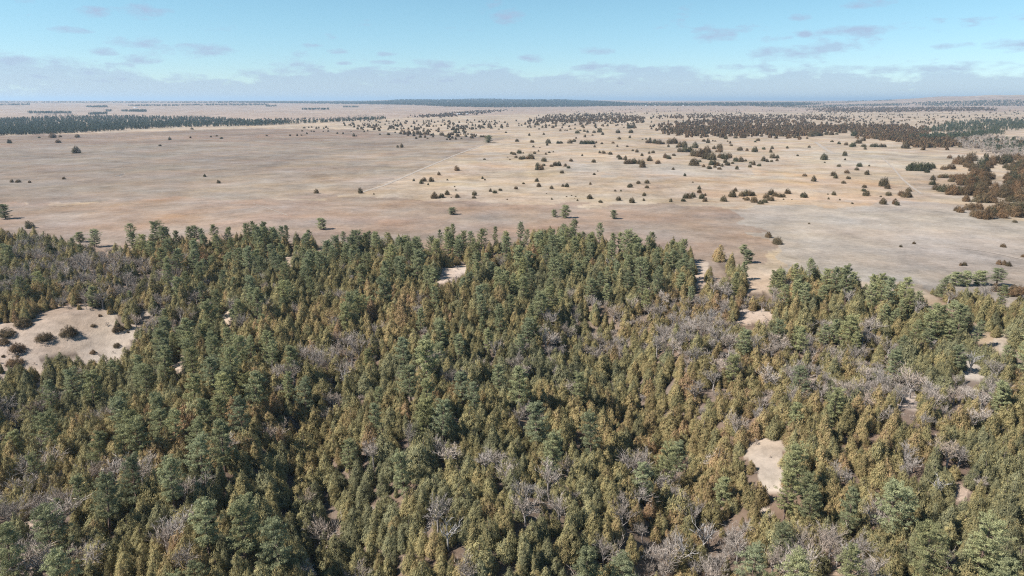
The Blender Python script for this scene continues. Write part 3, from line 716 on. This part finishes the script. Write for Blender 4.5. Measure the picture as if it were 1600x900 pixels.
JUN += strip(1000, 180, Z6, [(20,410,32),(98,460,52),(130,382,32),(90,387,26),(18,495,56),(25,525,60),(180,488,44),(255,430,46),(285,440,46),(338,408,34),(332,548,28),(449,612,28),(70,685,42),(70,732,36),(42,812,40),(38,860,24),
    (530,677,16),(308,872,32),(433,866,40),(460,835,56),(490,835,56),(533,825,50),(593,782,46),(595,742,36),(620,838,52),(650,868,46),(652,810,28),(838,865,60),(925,822,68),(957,765,36),(1018,815,50),(1058,808,56),(1100,810,60),
    (1135,808,45),(1145,875,66),(1075,856,44),(1042,845,24),(1212,893,50),(1250,878,50),(1270,835,56),(545,505,90),(600,470,30),(640,520,30),(693,540,44),(753,526,32),(798,545,36),(822,516,28),(785,510,40),(715,500,50),(745,498,50),
    (875,505,46),(855,480,40),(930,488,28),(960,465,50),(1010,468,50),(1060,464,26),(1112,484,28),(1141,502,40),(1102,524,34),(1198,512,36),(1238,462,48),(1278,470,30),(970,544,34),(805,372,50),(800,340,60),(745,340,36),(767,370,24),
    (1003,356,46),(1076,360,28),(1150,370,56),(1243,345,30),(917,310,28),(903,285,22),(880,268,14),(755,265,18),(730,262,16),(683,280,40),(640,265,30),(961,232,36),(1035,228,60),(1185,260,34),(1157,272,20),(1122,220,16),
    (860,240,36),(820,225,50),(285,320,26),(369,326,22),(550,330,60),(500,365,60),(460,370,70),(400,370,50),(540,410,80),(600,420,80),(660,440,80),(720,450,80),(670,380,70),(620,390,60),(890,430,60),(850,440,70),(805,430,50),
    (400,320,60),(440,322,60),(300,285,60),(345,285,60),(190,290,60),(145,285,40),(80,282,46),(105,282,40),(235,290,30),(60,245,20),(100,250,24),(25,247,16)])
JUN += strip(1200, 180, Z6, [(25,375,30),(40,340,30),(45,432,50),(92,432,36),(88,462,28),(35,470,28),(190,334,24),(413,326,24),(296,410,20),(565,448,64),(568,478,14),(773,408,40),(773,452,20),(713,517,32),(917,518,44),(890,553,34),
    (793,583,40),(655,610,50),(676,634,40),(366,614,36),(457,665,46),(758,686,36),(805,640,36),(991,598,42),(1015,514,18),(966,727,36),(960,766,38),(986,810,60),(1162,712,80),(1198,738,46),(1209,808,50),(1155,894,60),(1133,820,18),
    (1280,855,20),(1270,895,40),(662,804,40),(608,845,20),(602,798,14),(720,855,16),(845,890,20),(356,826,64),(198,788,56),(115,824,44),(150,824,44),(72,815,50),(25,800,60),(25,860,60),(155,850,14),(240,850,12),(643,270,26),
    (713,292,30),(784,302,32),(850,320,52),(907,284,52),(960,320,40),(977,345,24),(1050,320,40),(1080,320,44),(1130,322,34),(1165,322,34),(293,230,22),(321,237,24),(393,237,20),(435,215,60),(490,208,44),(525,208,44),(585,197,34),
    (637,200,46),(764,180,40),(690,195,24),(860,210,50)])
JUN += strip(1400, 200, 5.625, [(86,180,56),(320,458,38),(320,500,46),(356,544,60),(415,365,40),(482,362,56),(395,438,40),(430,438,42),(485,440,36),(110,557,36),(45,595,50),(80,610,60),(115,605,44),(10,680,36),(615,645,52),(535,728,48),
    (565,742,50),(640,720,70),(1042,830,28),(405,560,70),(445,560,70),(500,588,84),(700,780,80),(760,795,90),(800,795,90),(830,770,80),(880,740,80),(935,735,100),(1000,760,80),(1050,780,100),(1100,770,70),(930,790,70),(720,715,60),
    (710,650,60),(760,655,80),(820,655,80),(850,655,60),(1060,720,90),(1100,715,60),(1000,645,50),(960,610,100),(870,600,70),(1100,640,100),(550,265,20),(470,268,30),(790,575,60),(620,590,90),(730,605,70),(660,590,70)])
JUN += strip(1400, 390, Z6, [(650,162,24),(685,160,36),(1035,150,40),(1085,155,40),(1130,165,44),(1000,418,70),(1080,405,50),(1130,418,24),(1180,415,60),(1250,445,80),(1075,452,40),(1140,465,70),(1195,465,70),(1255,515,50),(1278,75,30)])
JUN += strip(0, 140, 4.0, [(60,335,22),(364,333,22),(1060,315,18),(1385,308,16),(1000,352,14),(485,300,22),(330,302,34),(75,580,18),(115,580,22),(186,582,14),(1190,303,12),(1318,298,10),(1355,292,12),(246,303,12),(378,298,14),(1200,250,14),(190,865,40),
    (475,398,40),(1368,585,22),(1280,545,16),(400,560,16)])
JUN += [(1214.5, 381, 14), (1201, 371, 9), (1264, 350, 3), (1407, 386, 4), (1428, 381, 4), (1567, 386, 6)]
MEADOW = strip(0, 440, 5.623, [(70,472,115),(35,545,85),(150,615,125),(395,515,135),(605,470,130),(820,392,45),(1028,570,58),(820,630,50),(195,390,130),(1045,430,100),(880,303,30),(30,660,30),(155,660,30),(1125,447,24),(130,735,130)])
LONE = [(705.5, 335, 14, 11.5, 'small broad pine standing alone on reddish prairie beyond the forest edge'), (881, 340.5, 17, 20, 'full round pine standing alone just beyond the forest edge'),
        (866.5, 339, 10, 12, 'slim pale green pine beside a fuller round pine at the forest edge'), (960, 342, 12, 14, 'small rounded pine alone on reddish prairie next along from the pine pair'),
        (505, 358.5, 15, 18, 'oval pine on bare grass just off the forest edge with long shadow'), (1161, 397, 12, 15, 'upper of two small pines leaning together on the pale field'),
        (1170, 411, 15, 20, 'lower of two small pines leaning together on the pale field'), (1493, 446, 18, 19, 'low spreading pine at end of the row on the pale field'), (1507, 446.5, 15, 20, 'pale green pine second in the row on the pale field'),
        (1528.5, 445, 18, 20, 'rounded dark green pine in the middle of the row on the pale field'), (1556, 447, 20, 23, 'tidy cone shaped pine closing the row on the pale field'),
        (9, 342, 16, 19, 'pine standing alone on the tan slope above the grey leafless trees'), (762.5, 223, 13, 11, 'dark pine clump tree where the field boundary meets the junipers'),
        (207, 379, 15, 26, 'pine with thin crown at the forest edge above leafless trees'), (249, 385, 23, 36, 'stout dark pine standing clear of the forest edge'), (306, 383, 16, 28, 'open crowned pine with visible trunk at the forest edge'),
        (127, 378, 13, 14, 'small round pine on bare grass above the leafless trees'), (147, 386, 17, 24, 'rounded pine with long shadow above the leafless trees')]
GROVE = strip(800, 180, Z6, [(700,290,40),(725,291,40),(750,290,46),(775,291,42),(800,290,40),(820,288,34)]) + strip(1400, 200, 5.625, [(120,375,60),(150,376,70),(185,377,70),(215,378,70),(245,370,60),(280,370,60),(315,355,50),(270,392,36)])

# brown juniper thicket on the right and other countable bushes drawn from outlines
def fill(poly, n, wmin, wmax, holes=()):
    p = np.array(poly, float); out = []
    while len(out) < n:
        q = rng.uniform(p.min(0), p.max(0), (n * 3, 2)); q = q[in_poly(q[:, 0], q[:, 1], poly)]
        for h in holes: q = q[~in_poly(q[:, 0], q[:, 1], h)]
        out += [tuple(a) for a in q]
    return [(a, b, rng.uniform(wmin, wmax)) for a, b in out[:n]]
def zz(x0, y0, s, pts): return [(x0 + a / s, y0 + b / s) for a, b in pts]
THICK = fill(zz(1400, 200, 5.625, [(500,325),(560,300),(780,275),(1300,280),(1300,600),(1000,600),(690,592),(520,585),(440,545),(470,500),(430,475),(540,440),(640,430),(700,400),(610,362)]), 165, 6.5, 13.5,
             [zz(1400, 200, 5.625, [(840,392),(1035,396),(1030,445),(930,430),(800,415)]), zz(1400, 200, 5.625, [(560,450),(720,440),(640,420),(560,425)])])

def build_open_trees():
    # lone pines
    for (px, py, w, h, lab) in LONE:
        gx, gy, _ = ground_at(px, py); gx, gy = float(gx[0]), float(gy[0]); gz = float(land(gx, gy)); ds = math.sqrt(gx * gx + gy * gy + (HC - gz) ** 2)
        p = PINES[5] if h < 22 else PINES[rng.integers(0, 4)]
        W, Hh = w * ds / F, h * ds / F * 1.03
        tree('pine_tree', p, (gx, gy, gz - .05), rng.uniform(0, 6), (W / p['w'], W / p['w'], Hh / p['h']), rng.uniform(.1, .5), lab, 'pine')
    for (px, py, w) in GROVE:
        gx, gy, _ = ground_at(px, py); gx, gy = float(gx[0]), float(gy[0]); gz = float(land(gx, gy)); ds = math.hypot(gx, gy)
        p = JUNS[rng.integers(0, 3)]; W = w * ds / F * 1.1
        east = px > 1300
        tree('juniper', p, (gx, gy, gz - .05), rng.uniform(0, 6), (W / p['w'], W / p['w'], W * .95 / p['h']), 0.0,
             'dark green juniper in the tight clump near the brown thicket' if east else 'dark green juniper in the short tight row out on the prairie', 'juniper',
             'juniper clump near the brown thicket' if east else 'dark juniper row on the prairie')
    for (px, py, w) in MEADOW:
        gx, gy, _ = ground_at(px, py); gx, gy = float(gx[0]), float(gy[0]); gz = float(land(gx, gy)); ds = math.sqrt(gx * gx + gy * gy + (HC - gz) ** 2)
        p = JUNS[rng.integers(0, 4)]; W = w * ds / F * .92
        big = w > 12
        tree('juniper', p, (gx, gy, gz - .05), rng.uniform(0, 6), (W / p['w'], W / p['w'], W * rng.uniform(.55, .75) / p['h']), rng.uniform(.45, .85),
             'full olive brown juniper on the pale grass clearing inside the woods' if big else 'small dark juniper bush on the pale grass clearing inside the woods', 'juniper',
             'large junipers in the clearing' if big else 'small juniper bushes in the clearing')
    # junipers of the prairie
    J = [(a, b, c, 0) for a, b, c in JUN] + [(a, b, c, 1) for a, b, c in THICK]
    a = np.array(J); gx, gy, ok = ground_at(a[:, 0], a[:, 1]); gz = land(gx, gy); ds = np.sqrt(gx ** 2 + gy ** 2 + (HC - gz) ** 2)
    order = np.argsort(-a[:, 2]); take = set(order[:270].tolist()); rest = []
    for i in range(len(a)):
        W = a[i, 2] * ds[i] / F * 1.12; hh = W * rng.uniform(.78, 1.05); th = a[i, 3] > .5
        t = float(np.clip(rng.normal(.66, .28), 0, 1) if th or a[i, 0] > 1480 else np.clip(rng.normal(.42, .2), 0, 1))
        if i in take:
            p = JUNS[rng.integers(0, 4)]
            dn = np.sort(np.hypot(gx - gx[i], gy - gy[i]))[1:4]
            c = 'rusty brown' if t > .68 else 'brown' if t > .4 else 'dark olive'
            zs = 'large' if W > 7.2 else 'small' if W < 4.2 else 'medium'
            sh = 'squat' if hh / W < .87 else 'domed' if hh / W < .96 else 'pointed'
            if th or a[i, 0] > 1500 and a[i, 1] < 345:
                lab, grp = f"{zs} {sh} {c} juniper {'packed tightly' if dn[2] < 6 else 'loosely set'} in the thicket bordering the pale field", 'junipers of the brown thicket'
            elif a[i, 1] > 370: lab, grp = f'low {sh} {c} juniper bush on the pale field', 'low junipers on the pale field'
            else:
                ctx = 'in a tight clump' if dn[1] < W * 1.6 else 'beside a single neighbour' if dn[0] < W * 1.8 else 'standing alone'
                lab, grp = f'{zs} {sh} {c} juniper {ctx} on the tan prairie', 'junipers dotting the prairie'
            tree('juniper', p, (gx[i], gy[i], gz[i] - .05), rng.uniform(0, 6), (W / p['w'], W / p['w'], hh / p['h']), t, lab, 'juniper', grp)
        else: rest.append((gx[i], gy[i], gz[i] - .05, W / 5.2, hh / 6.0, t))
    r = np.array(rest)
    mass('prairie_junipers', 'tiny dark junipers sprinkled over the far prairie', 'junipers', JUNS, r[:, :3], rng.uniform(0, 6, len(r)), np.stack([r[:, 3], r[:, 3], r[:, 4]], 1), r[:, 5])
build_open_trees()

def build_far_woods():
    def wood(name, label, protos, polys, hmin, hmax, base_h, tlo, thi, wide=1.0, dens=1.0, rag=0.0, cat='woodland'):
        P = []
        for poly, n in polys: P += [(a, b) for a, b, _ in fill(poly, int(n * dens), 1, 1)]
        P = np.array(P); P[:, 0] += rng.normal(0, rag * 4, len(P)); P[:, 1] += rng.normal(0, rag, len(P)) * np.clip((P[:, 1] - 157) / 40, .1, 1.2)
        x, y, ok = ground_at(P[:, 0], P[:, 1]); x, y = x[ok], y[ok]
        if rag > 0:                                                       # glades and thin places
            gl = snoise(x, y, 90, 71) + .7 * snoise(x, y, 260, 72); kk = gl + rng.normal(0, .25, len(x)) > -.45; x, y = x[kk], y[kk]
        z = land(x, y); n = len(x)
        far = np.clip(np.hypot(x, y) / 4500, 1, 2.2)                    # far clumps stand for a few crowns together
        s = rng.uniform(hmin, hmax, n) / base_h
        mass(name, label, cat, protos, np.stack([x, y, z - .2], 1), rng.uniform(0, 6.28, n), np.stack([s * far * wide, s * far * wide, s], 1), rng.uniform(tlo, thi, n))
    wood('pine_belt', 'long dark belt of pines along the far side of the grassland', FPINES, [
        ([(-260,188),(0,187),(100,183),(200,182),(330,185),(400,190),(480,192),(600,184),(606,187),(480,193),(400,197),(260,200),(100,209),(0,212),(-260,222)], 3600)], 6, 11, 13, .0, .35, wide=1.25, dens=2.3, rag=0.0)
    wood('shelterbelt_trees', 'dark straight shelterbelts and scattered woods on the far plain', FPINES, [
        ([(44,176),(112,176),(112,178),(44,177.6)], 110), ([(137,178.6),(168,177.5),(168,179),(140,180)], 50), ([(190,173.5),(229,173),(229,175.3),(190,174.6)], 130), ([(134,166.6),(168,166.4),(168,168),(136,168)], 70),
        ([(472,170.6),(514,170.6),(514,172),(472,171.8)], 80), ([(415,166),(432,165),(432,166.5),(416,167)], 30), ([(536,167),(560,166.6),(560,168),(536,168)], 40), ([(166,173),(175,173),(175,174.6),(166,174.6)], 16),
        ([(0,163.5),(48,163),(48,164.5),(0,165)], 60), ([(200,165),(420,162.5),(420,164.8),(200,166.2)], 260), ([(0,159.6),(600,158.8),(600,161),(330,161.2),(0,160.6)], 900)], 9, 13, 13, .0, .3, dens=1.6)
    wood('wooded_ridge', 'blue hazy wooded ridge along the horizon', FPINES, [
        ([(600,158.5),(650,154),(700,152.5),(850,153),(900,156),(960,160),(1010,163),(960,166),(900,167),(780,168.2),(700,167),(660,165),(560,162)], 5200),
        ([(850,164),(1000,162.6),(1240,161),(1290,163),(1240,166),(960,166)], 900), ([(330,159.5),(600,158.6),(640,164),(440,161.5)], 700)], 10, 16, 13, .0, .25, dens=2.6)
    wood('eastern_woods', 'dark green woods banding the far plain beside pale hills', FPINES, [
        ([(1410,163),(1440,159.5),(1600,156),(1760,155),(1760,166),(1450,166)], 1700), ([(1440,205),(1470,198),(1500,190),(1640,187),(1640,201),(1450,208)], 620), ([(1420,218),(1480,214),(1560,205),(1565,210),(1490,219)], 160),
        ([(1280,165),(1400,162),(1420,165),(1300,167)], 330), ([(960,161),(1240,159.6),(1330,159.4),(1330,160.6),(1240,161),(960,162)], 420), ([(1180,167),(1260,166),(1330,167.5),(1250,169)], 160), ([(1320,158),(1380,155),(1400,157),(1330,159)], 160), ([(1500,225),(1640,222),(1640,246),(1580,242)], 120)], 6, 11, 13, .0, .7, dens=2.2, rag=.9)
    wood('cedar_woods', 'dark brown cedar woods massed on the far prairie', FJUNS, [
        ([(828,190),(860,180),(960,177.5),(1000,182),(1000,191),(900,190.5),(840,192.5)], 620), ([(1035,206),(1024,198),(1080,190),(1150,184),(1250,189),(1312,201),(1250,214.5),(1180,213),(1120,211),(1080,215)], 1350),
        ([(1335,206),(1345,197),(1400,197),(1452,204),(1442,216),(1400,219),(1340,213)], 620), ([(1262,201),(1345,196),(1345,203),(1290,205)], 170), ([(1405,219),(1480,216),(1502,229),(1440,231),(1410,225)], 260),
        ([(1262,171),(1300,168),(1540,167.5),(1560,173),(1300,176)], 1500), ([(1000,184),(1100,178),(1200,179),(1330,184),(1330,188),(1150,187)], 430), ([(640,183),(740,174),(795,171.5),(782,174),(700,182)], 420),
        ([(1480,222),(1560,215),(1600,230),(1560,238)], 50)], 4, 8.5, 5.5, .45, 1.0, dens=1.6, rag=1.6)
    wood('scattered_far_cedars', 'fine sprinkle of dark cedars across the far pale grassland', FJUNS, [
        ([(520,193),(640,188),(790,188),(800,201),(700,204),(560,203)], 230), ([(620,203),(745,201),(745,217),(640,216)], 40), ([(800,189),(1000,189),(1000,201),(800,200)], 110), ([(1240,178),(1490,178),(1490,200),(1300,196)], 260),
        ([(1000,190),(1200,188),(1250,212),(1040,212)], 60), ([(860,168),(1250,172),(1300,180),(900,180)], 110), ([(400,186),(560,184),(600,190),(420,191)], 150), ([(1480,176),(1600,172),(1600,188),(1490,186)], 70), ([(1520,245),(1600,247),(1600,262),(1540,256)], 30)], 4, 7, 5.5, .25, .8)
    wood('leafless_far_woods', 'grey leafless woods filling the draw beside the brown thicket', BARES[:3], [
        ([(1487,221),(1530,214),(1640,220),(1640,254),(1572,249),(1505,233)], 420), ([(440,190),(560,181.5),(610,182),(560,188.5)], 150), ([(60,179),(120,178.5),(115,184),(45,184)], 70)], 7, 11, 7.2, .0, .4, 1.3)
build_far_woods()

# ------------------------------------------------------------------ snags, logs, tracks, farm buildings
def build_details():
    sn = [(1070, 858, 9, 'bleached dead tree standing in a patch of grey brush'), (1100, 838, 8, 'slim bleached dead tree leaning over grey brush'), (1326, 870, 9, 'forked bleached dead tree beside leafless thicket'), (1418, 712, 5, 'short white forked snag among olive cedars'),
          (1470, 762, 6, 'white trunked dead tree curving over bare soil'), (540, 590, 7, 'thin white dead tree between cedars on the lower slope'), (700, 830, 8, 'straight white dead trunk among rusty cedars'), (1520, 565, 7, 'white bare tree beside a pale sand opening'),
          (1110, 490, 8, 'pale dead tree near the forest corner by the field')]
    for i, (px, py, h, lab) in enumerate(sn):
        gx, gy, _ = ground_at(px, py, h * .5); gx, gy = float(gx[0]), float(gy[0]); p = SNAGS[i % 3]; s = h / p['h']
        tree('dead_tree', p, (gx, gy, float(land(gx, gy)) - .1), i * 1.3, (s, s, s), .5, lab, 'dead tree')
    # fallen dead tree on the grass
    gx, gy, _ = ground_at(181, 276.5); p = SNAGS[0]
    e = tree('fallen_tree', p, (float(gx[0]), float(gy[0]), float(land(gx[0], gy[0])) + .7), 0, (1.5, 1.5, 1.5), .5, 'fallen dead tree lying on the open grey tan grassland', 'dead tree')
    e.rotation_euler = (R(10), R(82), R(20))
    mt = bpy.data.materials.new('pale_worn_grass'); mt.use_nodes = True; nt = mt.node_tree; b = nt.nodes['Principled BSDF']; b.inputs['Roughness'].default_value = .95
    nz = nd(nt, 'ShaderNodeTexNoise'); nz.inputs['Scale'].default_value = .08; geo = nd(nt, 'ShaderNodeNewGeometry'); nt.links.new(geo.outputs['Position'], nz.inputs['Vector'])
    rp = nd(nt, 'ShaderNodeValToRGB'); rp.color_ramp.elements[0].color = (.25, .205, .165, 1); rp.color_ramp.elements[1].color = (.34, .285, .235, 1); nt.links.new(nz.outputs[0], rp.inputs[0]); nt.links.new(rp.outputs[0], b.inputs['Base Color'])
    ribbon('field_boundary_path', [(566, 300), (600, 290), (660, 264), (712, 242), (756, 226)], 3.2, mt, 'pale worn strip along the diagonal boundary between two grass fields', 'path')
    ribbon('prairie_track', [(1274, 222), (1288, 232), (1302, 240)], 6, mt, 'pale vehicle track over the far tan prairie', 'track')
    ribbon('thicket_track', [(1378, 246), (1395, 262), (1410, 280), (1424, 292), (1440, 303)], 2.0, mt, 'faint pale track winding towards the brown thicket', 'track')
    ribbon('field_edge_track', [(1500, 388), (1540, 393), (1570, 399), (1610, 408)], 1.5, mt, 'pale eroded track crossing the pale field', 'track')
    ribbon('grass_track', [(396, 318), (420, 326), (450, 337)], .7, mt, 'faint pale track on reddish grass above the woods', 'track')
    # white farm buildings far out on the plain
    wh = bpy.data.materials.new('white_siding'); wh.use_nodes = True; nt = wh.node_tree; b = nt.nodes['Principled BSDF']; b.inputs['Roughness'].default_value = .6
    wv = nd(nt, 'ShaderNodeTexWave'); wv.inputs['Scale'].default_value = 2; rp = nd(nt, 'ShaderNodeValToRGB'); rp.color_ramp.elements[0].color = (.7, .7, .69, 1); rp.color_ramp.elements[1].color = (.8, .8, .79, 1)
    nt.links.new(wv.outputs[0], rp.inputs[0]); nt.links.new(rp.outputs[0], b.inputs['Base Color'])
    gr = bark_mat('metal_roof', (.45, .46, .47), (.6, .6, .61), .5)
    for px, py, L, lab in [(212, 168.6, 26, 'white barn beside shelterbelts on the far plain'), (1010, 165.3, 22, 'white barn below the hazy tree line, first of the farm row'), (1024, 165.4, 14, 'small white shed between two barns of the farm row'),
                           (1068, 165.4, 24, 'long white barn in the farm row below the hazy tree line'), (1076, 165.8, 14, 'small white shed at the end of the farm row'), (716, 179, 18, 'long low white shed beside the bare trees of a far draw'), (730, 178.6, 12, 'small low white shed beside the bare trees of a far draw')]:
        gx, gy, _ = ground_at(px, py); gx, gy = float(gx[0]), float(gy[0]); gz = float(land(gx, gy))
        W, h, rh = L * .45, 4.5, 2.6
        e = bpy.data.objects.new('farm_building', None); COL.objects.link(e); e.location = (gx, gy, gz - .3); e.rotation_euler = (0, 0, R(12)); e['label'] = lab; e['category'] = 'building'; e['group'] = 'white farm buildings on the far plain'
        a, c = L / 2, W / 2
        wall = mesh_np('farm_wall', [(-a,-c,0),(a,-c,0),(a,c,0),(-a,c,0),(-a,-c,h),(a,-c,h),(a,c,h),(-a,c,h),(-a,0,h+rh),(a,0,h+rh)], [(0,1,5,4),(1,2,6,5),(2,3,7,6),(3,0,4,7),(4,8,7,7),(5,6,9,9)][:4], [wh])
        o = bpy.data.objects.new('wall', wall); COL.objects.link(o); o.parent = e
        gb = mesh_np('farm_gable', [(-a,-c,h),(-a,c,h),(-a,0,h+rh),(a,-c,h),(a,c,h),(a,0,h+rh)], [(0,2,1),(3,4,5)], [wh]); o = bpy.data.objects.new('gable', gb); COL.objects.link(o); o.parent = e
        q, ov = .5, .25
        rv = []
        for sgn in (-1, 1):
            for dz_ in (0.02, .22): rv += [(-a-q, sgn*(c+q), h-ov+dz_), (a+q, sgn*(c+q), h-ov+dz_), (a+q, 0, h+rh+dz_), (-a-q, 0, h+rh+dz_)]
        fcs = []
        for s0 in (0, 8): fcs += [(s0,s0+1,s0+2,s0+3),(s0+4,s0+5,s0+6,s0+7),(s0,s0+1,s0+5,s0+4)]
        o = bpy.data.objects.new('roof', mesh_np('farm_roof', rv, fcs, [gr])); COL.objects.link(o); o.parent = e
build_details()

# ------------------------------------------------------------------ air
def build_haze():
    x, y0, y1, z0, z1 = 46500, -46500, 46500, -40, 200
    me = mesh_np('haze', [(-x,y0,z0),(x,y0,z0),(x,y1,z0),(-x,y1,z0),(-x,y0,z1),(x,y0,z1),(x,y1,z1),(-x,y1,z1)], [(3,2,1,0),(4,5,6,7),(0,1,5,4),(1,2,6,5),(2,3,7,6),(3,0,4,7)], [])
    m = bpy.data.materials.new('clear_air'); m.use_nodes = True; nt = m.node_tree; nt.nodes.clear()
    out = nd(nt, 'ShaderNodeOutputMaterial'); pv = nd(nt, 'ShaderNodeVolumePrincipled')
    pv.inputs['Color'].default_value = (.60, .80, 1.0, 1); pv.inputs['Density'].default_value = 6.0e-5; pv.inputs['Anisotropy'].default_value = .2
    nt.links.new(pv.outputs[0], out.inputs['Volume']); me.materials.append(m)
    obj('haze', me, kind='stuff', label='thin blue haze in the air over the whole plain', category='haze')
build_haze()
